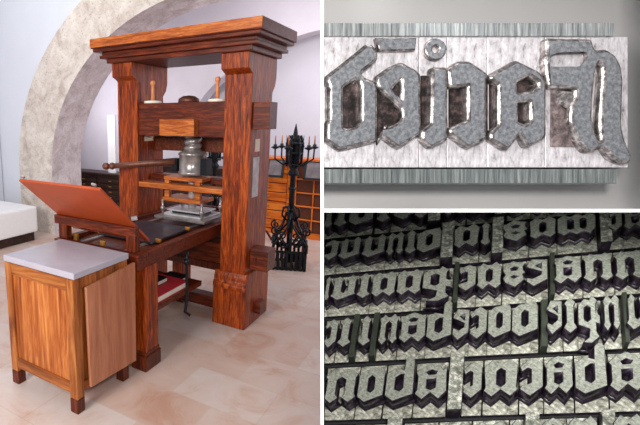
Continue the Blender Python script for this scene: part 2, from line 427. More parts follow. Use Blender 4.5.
tag(obj('side_plank', bm, WCP, K), 'paler pinkish plank')
part('marble_top', MARB, K, (X0-.003, X1+.012, Y0-.004, Y1+.0, .765, .80), bev=.005)

# ================================================================= CANDELABRA
def scroll(bm, cx, cz, y, r0, turns, ang, sgn, rad=.009):
    pts = []
    for i in range(22):
        t = i/21; r = r0*(1-.75*t); a = ang+sgn*turns*2*PI*t
        pts.append((cx+r*math.cos(a), y, cz+r*math.sin(a)))
    tube(bm, pts, rad, 6)
def candelabrum():
    t = empty('candelabrum', Matrix())
    # base box of upright bars
    bm = bmesh.new()
    W = .17
    for z in (.02, .20):
        for (x0, x1, y0, y1) in ((-W, W, -W, -W+.02), (-W, W, W-.02, W), (-W, -W+.02, -W, W), (W-.02, W, -W, W)):
            box(bm, x0, x1, y0, y1, z-.012, z+.012, 0)
    for i in range(8):
        q = -W+.01+i*(2*W-.02)/7
        for (x, y) in ((q, -W+.01), (q, W-.01), (-W+.01, q), (W-.01, q)): box(bm, x-.013, x+.013, y-.008, y+.008, 0, .20, 0)
    for i in range(4): box(bm, -W+.05+i*.07, -W+.08+i*.07, -W+.05, W-.05, .02, .05, 0)
    obj('base', bm, IRON, t)
    # ogive tracery on four sides
    bm = bmesh.new()
    for k in range(4):
        rot = Matrix.Rotation(k*PI/2, 4, 'Z')
        b2 = bmesh.new()
        for s in (-1, 1):
            tube(b2, [(s*W, -W, .20), (s*W*.95, -W, .28), (s*.09, -W*.8, .36), (s*.03, -W*.5, .45), (0, -.04, .60)], .012, 6)
            scroll(b2, s*.15, .42, -W*.9, .05, 1.3, PI/2, -s)
            scroll(b2, s*.07, .29, -W, .05, 1.2, 0, s)
            tube(b2, [(s*.04, -W*.6, .22), (s*.10, -W*.8, .33), (s*.15, -W*.85, .37)], .01, 6)
            tube(b2, [(s*.03, -.02, .5), (s*.09, -.03, .56), (s*.08, -.03, .64), (s*.02, -.02, .66)], .009, 6)
        tube(b2, [(0, -W, .20), (0, -W*.8, .40)], .012, 6)
        b2.transform(rot); me = bpy.data.meshes.new('t'); b2.to_mesh(me); bm.from_mesh(me); b2.free()
    obj('tracery', bm, IRON, t, smooth=True)
    bm = bmesh.new(); lathe(bm, [(.03, .05), (.03, .5), (.028, .98), (.05, .99), (.055, 1.02), (.035, 1.05), (.05, 1.08), (.03, 1.12)], seg=12)
    for z in (.62, .85): lathe(bm, [(.03, z-.02), (.042, z), (.03, z+.02)], seg=12)
    obj('pole', bm, IRON, t, smooth=True)
    # openwork tower
    bm = bmesh.new()
    for k in range(6):
        a = k*PI/3; c_, s_ = math.cos(a), math.sin(a)
        tube(bm, [(.07*c_, .07*s_, 1.08), (.08*c_, .08*s_, 1.32), (.055*c_, .055*s_, 1.40)], .013, 6)
        tube(bm, [(.08*c_, .08*s_, 1.32), (.085*c_, .085*s_, 1.40)], .008, 6, .002)
        for z in (1.10, 1.22, 1.32):
            a2 = a+PI/3
            tube(bm, [(.075*c_, .075*s_, z), (.075*math.cos(a2), .075*math.sin(a2), z)], .012, 6)
    lathe(bm, [(.05, 1.08), (.05, 1.3), (.07, 1.33), (.03, 1.38), (.018, 1.45), (.003, 1.52)], seg=8)
    obj('tower', bm, IRON, t)
    for k in range(6):
        a = k*PI/3+.15; c_, s_ = math.cos(a), math.sin(a)
        L = .195
        bm = bmesh.new()
        tube(bm, [(.06*c_, .06*s_, 1.12), (.11*c_, .11*s_, 1.10), (L*c_, L*s_, 1.16), (L*c_*1.02, L*s_*1.02, 1.27)], .009, 6)
        lathe(bm, [(.01, 1.26), (.04, 1.275), (.042, 1.285), (.018, 1.29), (.018, 1.31)], (L*1.02*c_, L*1.02*s_, 0), 10)
        arm = obj('arm', bm, IRON, t, smooth=True)
        bm = bmesh.new(); lathe(bm, [(.007, 1.31), (.006, 1.39), (.003, 1.40)], (L*1.02*c_, L*1.02*s_, 0), 8)
        obj('candle', bm, CANDLE, arm, smooth=True)
    return t
def dup(root, M):
    r = root.copy(); C.objects.link(r); r.matrix_world = M
    for ch in list(root.children):
        c = ch.copy(); C.objects.link(c); c.parent = r
        for g2 in ch.children:
            q = g2.copy(); C.objects.link(q); q.parent = c
    return r
ca = candelabrum()
cb = dup(ca, Matrix.Translation((.66, 5.45, 0)) @ Matrix.Rotation(-A, 4, 'Z'))
ca.matrix_world = Matrix.Translation((1.39, 4.68, 0)) @ Matrix.Rotation(-A+R(22), 4, 'Z')
tag(ca, 'black wrought iron candelabrum standing right of the press on the marble floor', 'candelabrum', 'iron candelabra')
tag(cb, 'black wrought iron candelabrum standing behind the press between its posts', 'candelabrum', 'iron candelabra')

# ================================================================= TYPE CABINETS AT THE BACK
def drawer_cab(u, v, w, d_, h, rows, cols, mat, matd, label, pigeon=()):
    t = empty('type_cabinet', at(MP, u, v))
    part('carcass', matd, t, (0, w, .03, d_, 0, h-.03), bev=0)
    part('frame', mat, t, (0, .04, 0, .05, 0, h-.03), (w-.04, w, 0, .05, 0, h-.03), (0, w, 0, .05, 0, .06), (0, w, 0, .05, h-.08, h-.03))
    part('cabinet_top', mat, t, (-.02, w+.02, -.03, d_, h-.03, h))
    ch, cw = (h-.16)/rows, (w-.08)/cols
    for r in range(rows):
        for c_ in range(cols):
            x0, z0 = .04+c_*cw, .07+r*ch
            if (r, c_) in pigeon:
                part('shelf', mat, t, (x0, x0+cw, 0, .03, z0-.008, z0+.008), (x0-.006, x0+.006, 0, .03, z0, z0+ch)); continue
            dr = part('drawer', mat, t, (x0+.008, x0+cw-.008, .005, .03, z0+.006, z0+ch-.006))
            part('handle', BRASS, dr, (x0+cw/2-.03, x0+cw/2+.03, -.008, .005, z0+ch/2-.008, z0+ch/2+.008), bev=.002)
    tag(t, label, 'cabinet', 'type cabinets along the back wall')
    return t
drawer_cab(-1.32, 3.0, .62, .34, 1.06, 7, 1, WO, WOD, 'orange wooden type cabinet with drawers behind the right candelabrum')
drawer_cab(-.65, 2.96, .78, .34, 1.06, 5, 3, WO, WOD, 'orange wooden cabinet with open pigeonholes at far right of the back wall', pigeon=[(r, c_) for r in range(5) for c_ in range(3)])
drawer_cab(-5.55, 3.0, 2.0, .34, .64, 5, 3, DK, BLACK, 'long dark drawer cabinet left of the press at the back wall')
drawer_cab(-3.45, 3.0, 2.05, .34, .86, 5, 3, DK, BLACK, 'long dark drawer cabinet seen between the press posts at the back')
# framed pictures on the orange cabinets
def picture(u, v, z, w, h, label):
    t = empty('framed_picture', at(MP, u, v, z) @ Matrix.Rotation(R(-12), 4, 'X'))
    part('frame', BLACK, t, (0, w, 0, .02, 0, .03), (0, w, 0, .02, h-.03, h), (0, .03, 0, .02, 0, h), (w-.03, w, 0, .02, 0, h))
    part('print', plain('grey_print', (120, 112, 116), .4, 0, .3, 14), t, (.02, w-.02, .008, .016, .02, h-.02), bev=0)
    tag(t, label, 'picture', 'framed pictures leaning on the orange cabinets')
picture(-1.02, 2.92, .80, .24, .26, 'dark framed picture on the orange cabinet left of the right candelabrum')
picture(-.50, 2.88, .80, .30, .26, 'dark framed picture on the pigeonhole cabinet right of the candelabrum')
# tall white panel standing at the back left of the press
bm = bmesh.new(); box(bm, -.085, .085, -.02, .02, 0, 1.0, bev=.005)
o = obj('white_panel', bm, WHITE, M=at(MP, -3.93, 3.1, .642)); tag(o, 'narrow white upright panel standing on the dark cabinet left of the press', 'panel')
# spindle stand in front of the orange cabinet
t = empty('spindle_stand', at(MP, -.93, 2.55))
bm = bmesh.new(); lathe(bm, [(.05, .03), (.03, .1), (.025, .4), (.045, .45), (.06, .6), (.045, .72), (.03, .78), (.05, .82), (.0, .84)], seg=16); obj('spindle', bm, WZD, t, smooth=True)
for k in range(3):
    a_ = k*2*PI/3+.4
    bm = bmesh.new(); tube(bm, [(0, 0, .14), (.10*math.cos(a_), .10*math.sin(a_), .12), (.17*math.cos(a_), .17*math.sin(a_), .012)], .016, 8); obj('leg', bm, WZD, t, smooth=True)
tag(t, 'turned dark wood spindle stand left of the right candelabrum', 'stand')

# ================================================================= COLLAGE GUTTERS AT THE RIGHT, BUILT AS AN ADDED WHITE SHOWCASE
# showcase frame: x right, y depth, z up, all in the leaning frame MC
def cx_(px, y): return (px-160)/450*y
def cz_(py, y): return -(py-212.5)/450*y
S = empty('gutter_case', MC @ Matrix.Translation((.6, .8, -.62)))
SO = Vector((.6, .8, -.62))
def spart(name, mat, pts8):
    bm = bmesh.new(); hexa(bm, [Vector(p)-SO for p in pts8]); return obj(name, bm, mat, S)
F, B_ = .80, 1.70
zt, zb = .53, -.62
xi0, xo0 = cx_(323.7, F), cx_(320.6, F); xi1 = cx_(323.3, B_); xo1 = xi1-.0055
def slab(name, mat, plan, z0, z1): return spart(name, mat, [(x, y, z0) for x, y in plan]+[(x, y, z1) for x, y in plan])
slab('side_panel', WHITE, [(xo0, F), (xi0, F), (xi1, B_), (xo1, B_)], zb, zt)
xr0, xr1 = cx_(668, F), cx_(668, B_)
slab('side_panel', WHITE, [(xr0, F), (xr0+.006, F), (xr1+.006, B_), (xr1, B_)], zb, zt)
plan = [(xi0, F), (xr0, F), (xr1, B_), (xi1, B_)]
slab('shelf', WHITE, plan, cz_(212.3, F), cz_(208.9, F))
slab('bottom_panel', WHITE, [(xo0, F), (xr0+.006, F), (xr1+.006, B_), (xo1, B_)], zb-.012, zb)
slab('top_panel', WHITE, [(xo0, F), (xr0+.006, F), (xr1+.006, B_), (xo1, B_)], zt, zt+.012)
slab('back_panel', LINING, [(xo1, B_), (xr1+.006, B_), (xr1+.006, B_+.01), (xo1, B_+.01)], zb-.012, zt+.012)  # unseen back, made black to cut bounce light in the case
YB = 1.075
tag(slab('backboard', GREYB, [(cx_(323.5, YB), YB), (cx_(667, YB), YB), (cx_(667, YB+.01), YB+.01), (cx_(323.5, YB+.01), YB+.01)], cz_(208.6, F), zt), 'grey backboard')
tag(S, 'white collage gutters built as a two compartment showcase, right of the press', 'added case')
# unseen pedestal added to carry the case
ped = empty('pedestal', Matrix.Translation((1.0, 1.15, 0)))
bm = bmesh.new()
hexa(bm, [(-.3, -.22, .03), (.3, -.22, .03), (.3, .25, .03), (-.3, .25, .03), (-.3, -.22, .728), (.3, -.22, .728), (.3, .25, .632), (-.3, .25, .632)])
obj('column', bm, WHITE, ped); part('foot', WHITE, ped, (-.34, .34, -.26, .29, 0, .03))
tag(ped, 'white pedestal added under the showcase', 'pedestal')

# ---- glyph solids from outlines
def glyph(name, loops, ex, bev, mats, M, parent=None, flip=True, res=1):
    """loops in a local XY plane, front face at z=0, going back to z=-ex"""
    cu = bpy.data.curves.new('t', 'CURVE'); cu.dimensions = '2D'; cu.fill_mode = 'BOTH'
    cu.extrude = max(ex/2-bev, .0001); cu.bevel_depth = bev; cu.bevel_resolution = res
    for lp in loops:
        sl = cu.splines.new('POLY'); sl.points.add(len(lp)-1)
        for q, (x, y) in zip(sl.points, lp): q.co = (x, y, 0, 1)
        sl.use_cyclic_u = True
    ob = bpy.data.objects.new('t', cu); C.objects.link(ob)
    dg = bpy.context.evaluated_depsgraph_get()
    me = bpy.data.meshes.new_from_object(ob.evaluated_get(dg)); bpy.data.objects.remove(ob); bpy.data.curves.remove(cu)
    me.name = name
    me.transform(Matrix.Translation((0, 0, -ex/2)))
    me.materials.clear()
    for m in mats: me.materials.append(m)
    for p in me.polygons: p.material_index = 0 if abs(p.normal.z) > .97 else 1
    o = bpy.data.objects.new(name, me); C.objects.link(o)
    if parent is not None: o.parent = parent; o.matrix_basis = M
    else: o.matrix_world = M
    return o
def shrink(loop, d_):
    """inset a closed loop by d_ (positive shrinks a counter-clockwise loop)"""
    n = len(loop); ar = sum(loop[i][0]*loop[(i+1) % n][1]-loop[(i+1) % n][0]*loop[i][1] for i in range(n))
    s = 1 if ar > 0 else -1; out = []
    for i in range(n):
        p0, p1, p2 = Vector(loop[i-1]), Vector(loop[i]), Vector(loop[(i+1) % n])
        e1, e2 = (p1-p0).normalized(), (p2-p1).normalized()
        n1, n2 = Vector((-e1.y, e1.x))*s, Vector((-e2.y, e2.x))*s
        b = (n1+n2); L = max(b.length_squared, .6)
        out.append(tuple(p1+b*(2*d_/L)))
    return out
def roundp(loop, k=.22):
    out = []; n = len(loop)
    for i in range(n):
        p0, p1, p2 = (Vector(loop[j % n]) for j in (i-1, i, i+1))
        d0, d1 = min(k*(p0-p1).length, 2.2), min(k*(p2-p1).length, 2.2)
        a_ = p1+(p0-p1).normalized()*d0; c_ = p1+(p2-p1).normalized()*d1
        out += [tuple(a_), tuple((a_+c_)/4+p1/2), tuple(c_)]
    return out

# ---- upper compartment: the enlarged line of six sorts between two leads
YF, YS = .972, .990
ROT = Matrix.Rotation(PI/2, 4, 'X')          # XY plane -> upright, +z of the glyph towards the viewer (-y)
TOP = [
 (323.9, 375, [[(328, 76), (345, 63), (367, 45), (373, 46), (377, 53), (377, 58), (371, 64), (363, 70), (361, 74), (366, 79), (374, 82), (377, 88), (377, 140), (340, 149), (327.5, 140), (327.5, 124), (330, 119), (330, 86), (328, 82)],
               [(342.5, 86), (356, 77.5), (360.5, 81), (362.4, 87), (362.4, 121), (358, 127), (348, 130), (342.5, 128)]], 'mirrored letter with a long hook and tall closed counter, far left'),
 (375.3, 418.8, [[(377.5, 77), (390, 68), (402, 63), (415, 70), (420, 74), (420.6, 133), (399, 147), (381, 134), (381, 128), (392, 127), (401, 122), (403, 117), (402, 108), (380, 88), (377.5, 84)],
               [(391, 89), (401, 78), (403, 80), (403, 102)], ], 'mirrored letter with slanting inner arm and small triangular counter'),
 (419.2, 446.8, [[(433, 68), (447, 68), (447.5, 139), (431, 147), (423, 139), (423, 131), (432, 124)]], 'narrow mirrored letter i with a pitted dot'),
 (447.2, 487.3, [[(449.5, 69), (459, 62), (470, 62), (488, 74), (486, 80), (486, 134), (488, 137), (469, 147), (451, 133), (451, 129), (460, 124), (469, 121), (469, 84), (461, 86), (451, 86)]], 'mirrored letter open on its left side, between the dotted and two-counter letters'),
 (487.7, 544.8, [[(492, 75), (517, 61), (541, 73), (546, 82), (546, 137), (528, 146), (521, 132), (508, 149), (492, 139), (492, 133), (500, 125), (500, 84), (492, 79)],
               [(517, 81), (530, 74), (540.5, 81), (540.5, 87), (534, 92), (517, 93.5)], [(517.5, 101), (532, 100), (533, 121), (526.5, 126), (517.5, 122.6)]], 'mirrored letter with two counters and a notched foot'),
 (545.3, 628, [[(548, 39), (592, 40), (594, 48), (597, 51), (607, 50), (616, 56), (621, 66), (623, 80), (621.5, 125), (624, 138), (632, 157), (630, 162), (622, 162), (613, 157), (606, 147), (600, 147), (596, 149), (588, 151), (579, 140), (572, 122), (573, 105), (577, 98), (577, 88), (550, 86), (548, 70)],
               [(550.5, 57), (558, 54), (586, 53), (586.5, 57), (579, 65), (551, 65)], [(596, 66), (600, 60), (604.5, 66), (605.5, 74), (603, 105), (602, 128), (604, 141), (599, 143.5), (593.5, 130), (591.5, 115), (593, 90)]], 'widest mirrored capital with a curved tail, far right'),
]
EXTRA = {1: [[(377, 38.5), (416, 38.5), (415, 49), (380, 50)]], 0: [], 2: [], 3: [], 4: [], 5: []}
def cam_pt(px, py, y): return Vector((cx_(px, y), y, cz_(py, y)))
for idx, (x0, x1, loops, txt) in enumerate(TOP):
    a_ = cam_pt(x0, 36.8, YS); b_ = cam_pt(x1, 167.5, YS)
    base = Vector(((a_.x+b_.x)/2, YS, b_.z))
    bm = bmesh.new(); dd = YB-YS-.0005
    xb = cx_(x0, YB)-base.x if idx == 0 else a_.x-base.x      # the first sort is cut along the splayed side of the case
    xl, xr, zz = a_.x-base.x, b_.x-base.x, a_.z-base.z
    hexa(bm, [(xl, 0, 0), (xr, 0, 0), (xr, dd, 0), (xb, dd, 0), (xl, 0, zz), (xr, 0, zz), (xr, dd, zz), (xb, dd, zz)])
    bmesh.ops.bevel(bm, geom=bm.edges[:], offset=.001, segments=1, affect='EDGES')
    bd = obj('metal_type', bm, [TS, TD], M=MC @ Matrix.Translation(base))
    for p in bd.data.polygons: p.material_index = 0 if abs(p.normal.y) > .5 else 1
    tag(bd, txt, 'metal type', 'large metal type line in the upper compartment')
    def tl(lp, y): return [((px-160)/450*y-base.x, -(py-212.5)/450*y-base.z) for px, py in lp]
    L = []
    for k, lp in enumerate(loops):
        q = tl(roundp(lp), YF); L.append(shrink(q, .0042 if k == 0 else -.0034))
    glyph('letter_face', L, YS-YF+.006, .0078, [TF, TB], Matrix.Translation((0, YF-YS, 0)) @ ROT, bd, res=2)
    bz0, bz1 = cam_pt(0, 136, YS).z-base.z, cam_pt(0, 76 if idx else 84, YS).z-base.z
    if idx == 5: xl, xr = cx_(549, YS)-base.x, cx_(590, YS)-base.x; bz0, bz1 = cam_pt(0, 147, YS).z-base.z, cam_pt(0, 88, YS).z-base.z
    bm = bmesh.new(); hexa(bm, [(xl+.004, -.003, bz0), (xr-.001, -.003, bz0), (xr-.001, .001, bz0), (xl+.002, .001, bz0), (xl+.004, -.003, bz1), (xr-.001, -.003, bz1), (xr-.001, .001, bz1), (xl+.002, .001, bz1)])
    obj('shade_fill', bm, TD if idx != 5 else TM_, bd)  # dark plate stands in for the shade around the letter
    for lp in EXTRA[idx]:
        glyph('accent_bar', [shrink(tl(lp, YF+.004), .001)], .016, .003, [TF, TB], Matrix.Translation((0, YF+.004-YS, 0)) @ ROT, bd)
    if idx == 2:      # pitted dot of the i
        c_ = cam_pt(436, 49, YF+.006)-base
        circ = lambda rx, ry, n=16: [(c_.x+rx*math.cos(2*PI*i/n), c_.z+ry*math.sin(2*PI*i/n)) for i in range(n)]
        glyph('dot', [circ(.021, .021), circ(.011, .011)], .013, .003, [TF, TB], Matrix.Translation((0, YF+.006-YS, 0)) @ ROT, bd)
        bm = bmesh.new(); lathe(bm, [(.013, 0), (.001, .012)], seg=4)
        bm.transform(Matrix.Translation((c_.x, YF+.018-YS, c_.z)) @ Matrix.Rotation(-PI/2, 4, 'X'))
    if idx == 5:      # ramp inside the open lower left of the capital
        bm = bmesh.new()
        p = [cam_pt(x, y, YS-.0)-base for x, y in ((550, 90), (574, 92), (574, 118), (552, 100))]
        q = [cam_pt(x, y, YF+.006)-base for x, y in ((572, 92), (575, 92), (575, 114), (573, 112))]
        hexa(bm, p+q); obj('ramp', bm, TB, bd)
    if idx == 0: pass
for (x0, x1, y0, y1, mat, txt) in ((323.9, 614.5, 23, 36, LEAD, 'ribbed metal strip along the top of the large type line'), (323.9, 617.5, 169, 183.3, LEADD, 'ribbed metal strip along the bottom of the large type line')):
    yy = .984
    a_ = cam_pt(x0, y0, yy); b_ = cam_pt(x1, y1, yy); base = Vector((a_.x, yy, b_.z))
    bm = bmesh.new(); dd = YB-yy-.0005; xb = cx_(x0, YB)-base.x; xr = b_.x-a_.x; zz = a_.z-b_.z
    hexa(bm, [(0, 0, 0), (xr, 0, 0), (xr, dd, 0), (xb, dd, 0), (0, 0, zz), (xr, 0, zz), (xr, dd, zz), (xb, dd, zz)])
    bmesh.ops.bevel(bm, geom=bm.edges[:], offset=.001, segments=1, affect='EDGES')
    tag(obj('metal_strip', bm, mat, M=MC @ Matrix.Translation(base)), txt, 'metal strip', 'strips framing the large type line')

# ---- lower compartment: tilted forme with rows of small type
NV = Vector((.6, 1.0, -1.3)).normalized()      # away from the viewer, in showcase axes (x, depth, up)
def rayd(px, py): return Vector(((px-160)/450, 1, -(py-212.5)/450))
P0 = rayd(480, 320)*1.10
def onplane(px, py, h=0):
    r = rayd(px, py); return r*((P0+NV*h).dot(NV)/r.dot(NV))
e0 = (onplane(560, 336.5)-onplane(400, 345.5)).normalized()
EX = (e0-NV*e0.dot(NV)).normalized(); EY = EX.cross(NV)*-1
if EY.z < 0: EY = -EY
EN = -NV
MF = Matrix(((EX.x, EY.x, EN.x, 0), (EX.y, EY.y, EN.y, 0), (EX.z, EY.z, EN.z, 0), (0, 0, 0, 1)))
HREL = .037
def lerp(t, a_, b_): return a_+(b_-a_)*t
def pl(pts):
    def f(x):
        for (xa, ya), (xb, yb) in zip(pts, pts[1:]):
            if x <= xb or (xb, yb) == pts[-1]: return ya+(yb-ya)*(x-xa)/(xb-xa)
    return f
ROWS = [ # face top line, face base line
 (pl([(323, 206), (640, 176)]), pl([(323, 226), (455, 212), (640, 193)])),
 (pl([(330, 241), (410, 232), (485, 224), (560, 216.5), (640, 208)]), pl([(330, 258), (425, 250), (485, 243), (560, 234), (640, 226)])),
 (pl([(330, 278), (640, 251)]), pl([(330, 298), (640, 275.5)])),
 (pl([(340, 320), (435, 312.5), (520, 304.5), (640, 294)]), pl([(345, 344), (640, 325)])),
 (pl([(330, 372), (480, 363), (640, 353.5)]), pl([(330, 400), (640, 387.5)])),
 (pl([(323, 432), (480, 424), (560, 420), (640, 416)]), pl([(323, 466), (640, 452)])),
]
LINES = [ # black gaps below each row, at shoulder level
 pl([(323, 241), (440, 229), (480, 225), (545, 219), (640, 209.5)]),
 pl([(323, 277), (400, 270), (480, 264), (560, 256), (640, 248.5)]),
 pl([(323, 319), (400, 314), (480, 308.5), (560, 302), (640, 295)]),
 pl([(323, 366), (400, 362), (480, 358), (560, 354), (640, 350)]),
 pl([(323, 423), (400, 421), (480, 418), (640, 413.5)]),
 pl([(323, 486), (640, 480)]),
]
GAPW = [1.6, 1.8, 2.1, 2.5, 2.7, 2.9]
# glyph outlines: u across 0..1, v from base 0 to top 1
HO = [(.37, .70), (.5, .80), (.63, .72), (.63, .30), (.5, .20), (.37, .28)]
G = {
 'I': [[(.5, 1.1), (.9, .92), (.78, .8), (.78, .22), (1, .06), (.5, -.12), (0, .08), (.22, .24), (.22, .78), (.05, .9)]],
 'U': [[(.1, .85), (.27, 1.05), (.47, .88), (.40, .75), (.40, .28), (.5, .2), (.66, .3), (.66, .75), (.6, .86), (.8, 1.08), (1, .88), (.95, .75), (.95, .2), (1, .13), (.3, -.13), (0, .1), (.1, .22)]],
 'N': [[(0, .85), (.25, 1.08), (.5, .92), (.76, 1.08), (1, .88), (.94, .76), (.94, .2), (1, .08), (.78, -.1), (.56, .08), (.64, .2), (.64, .7), (.5, .8), (.36, .7), (.36, .2), (.46, .06), (.24, -.12), (0, .08), (.07, .2), (.07, .75)]],
 'O': [[(0, .85), (.24, 1.07), (.5, .92), (.78, 1.08), (1, .88), (.96, .2), (1, .1), (.78, -.1), (.5, .12), (.24, -.1), (0, .1), (.05, .2)], HO],
 'V': [[(0, .82), (.28, 1.0), (.9, 1.08), (1, .9), (1, .1), (.3, -.12), (0, .08)], HO],
 'M': [[(0, .85), (.16, 1.06), (.33, .92), (.5, 1.07), (.67, .92), (.84, 1.07), (1, .88), (.97, .15), (.84, -.1), (.68, .1), (.5, -.1), (.33, .1), (.16, -.1), (0, .1)], [(.25, .72), (.33, .8), (.42, .72), (.42, .25), (.33, .18), (.25, .25)], [(.58, .72), (.67, .8), (.75, .72), (.75, .25), (.67, .18), (.58, .25)]],
 'G': [[(.0, .8), (.22, .98), (.5, 1.08), (.78, .98), (.86, .86), (.98, .94), (.97, .74), (1, .15), (.76, -.1), (.5, .12), (.24, -.1), (0, .1), (.07, .22), (.07, .7)], [(.33, .80), (.5, .88), (.68, .82), (.62, .72), (.4, .71)], [(.35, .56), (.65, .58), (.65, .28), (.5, .2), (.35, .26)]],
 'D': [[(0, .82), (.28, 1.0), (.62, .92), (.63, 1.3), (.78, 1.42), (.96, 1.3), (1, .1), (.3, -.12), (0, .08)], [(.32, .68), (.5, .78), (.62, .78), (.62, .3), (.5, .2), (.32, .28)]],
 'S': [[(0, .8), (.25, 1.05), (1, .98), (1, .15), (.35, -.12), (0, .1), (.0, .25), (.3, .2), (.7, .35), (.72, .5), (0, .72)], [(.4, .76), (.72, .86), (.72, .6)]],
 'R': [[(0, .8), (.3, .98), (.6, 1.06), (1, .88), (1, .15), (.45, -.12), (0, .1), (.08, .22), (.35, .25), (.5, .3), (.5, .72), (.35, .76), (.1, .66)]],
 'E': [[(0, .78), (.18, .9), (.45, 1.06), (.7, .95), (1, .9), (.88, .78), (.9, .62), (1, .5), (.86, .44), (.95, .2), (.55, -.1), (.1, .12), (0, .3), (.12, .45), (0, .62)], [(.32, .72), (.5, .8), (.68, .74), (.6, .62), (.36, .62)], [(.32, .36), (.5, .43), (.68, .36), (.5, .26)]],
 'Q': [[(0, .8), (.28, 1.0), (.5, .95), (.62, 1.1), (.86, .9), (.78, .8), (.78, .5), (.95, .4), (.95, .12), (.78, .18), (.78, -.12), (.9, -.3), (.55, -.5), (.2, -.45), (.45, -.3), (.5, -.02), (.3, .05), (0, .15)], [(.26, .7), (.42, .78), (.54, .7), (.54, .3), (.4, .22), (.26, .3)]],
}
DESC = {'I': 'single-stem', 'U': 'two-stem', 'N': 'arched two-stem', 'O': 'closed-counter', 'V': 'pointed-foot', 'M': 'three-stem', 'G': 'two-counter', 'D': 'tall-stemmed', 'S': 'slant-armed', 'R': 'hooked', 'E': 'eight-shaped', 'Q': 'descending'}
SORTS = [
 [('I', 324.5, 334), ('I', 335, 348), ('V', 350, 374), ('I', 377, 391), ('E', 393, 414), ('I', 415, 428), ('_', 430, 441), ('N', 443, 466), ('O', 468, 494), ('_', 496, 506), ('U', 508, 530), ('I', 532, 545), ('N', 547, 572), ('O', 574, 600), ('N', 602, 638)],
 [('R', 324.5, 338), ('U', 339, 361), ('U', 362, 386), ('N', 387, 404), ('I', 405, 417), ('V', 417.5, 441), ('_', 442, 453), ('O', 454, 479), ('I', 480.5, 491), ('_', 492, 502), ('E', 503, 528), ('O', 529.5, 556), ('M', 557.5, 596), ('_', 597.5, 608), ('R', 609, 622), ('G', 623, 647)],
 [('I', 324.5, 330.5), ('U', 331.5, 356.5), ('I', 357.5, 371), ('O', 372, 396), ('O', 397, 421.5), ('Q', 423, 453), ('g', 454, 458), ('R', 459, 476), ('O', 477, 501.5), ('E', 503, 525.5), ('S', 526.5, 547.5), ('g', 549, 553), ('G', 554, 581.5), ('N', 583, 613), ('N', 614.5, 645)],
 [('R', 324.5, 337), ('I', 338.5, 352), ('g', 353, 358), ('I', 359, 371.5), ('g', 373, 378), ('N', 379, 398), ('G', 399.5, 426), ('D', 427, 452), ('S', 453, 469), ('R', 470, 487), ('V', 488, 511), ('V', 512, 538), ('g', 540, 546), ('S', 547, 562), ('I', 563.5, 577), ('Q', 578, 601), ('N', 603, 620), ('g', 621, 625), ('U', 626, 648)],
 [('N', 324.5, 357), ('V', 358.5, 384), ('D', 386, 414), ('G', 415.5, 447), ('_', 449, 462), ('R', 463.5, 482), ('O', 484, 518), ('R', 520, 543), ('G', 544.5, 573), ('D', 575, 607), ('G', 609, 645)],
 [('V', 324.5, 350), ('O', 352, 384), ('_', 386, 400), ('U', 402, 436), ('N', 438, 470), ('O', 472, 508), ('I', 510, 523), ('_', 524, 537), ('G', 539, 567), ('O', 568, 598), ('_', 600, 612), ('O', 614, 645)],
]
ROWN = ['top', 'second', 'third', 'fourth', 'fifth', 'bottom']
ORD = ['first', 'second', 'third', 'fourth', 'fifth', 'sixth', 'seventh', 'eighth', 'ninth', 'tenth', 'eleventh', 'twelfth', 'thirteenth', 'fourteenth', 'fifteenth', 'sixteenth', 'seventeenth', 'eighteenth', 'nineteenth', 'twentieth']
def lean(x, y0, y1):       # follow the upright direction of the forme from y0 to y1
    xn = x+(540-x)*(y0-y1)/(y0+900)
    return max(xn, 324.0)
def fl(px, py, h=0):      # forme-plane coordinates
    p = onplane(px, py, h); return Vector((p.dot(EX), p.dot(EY), p.dot(EN)))
BD = .05
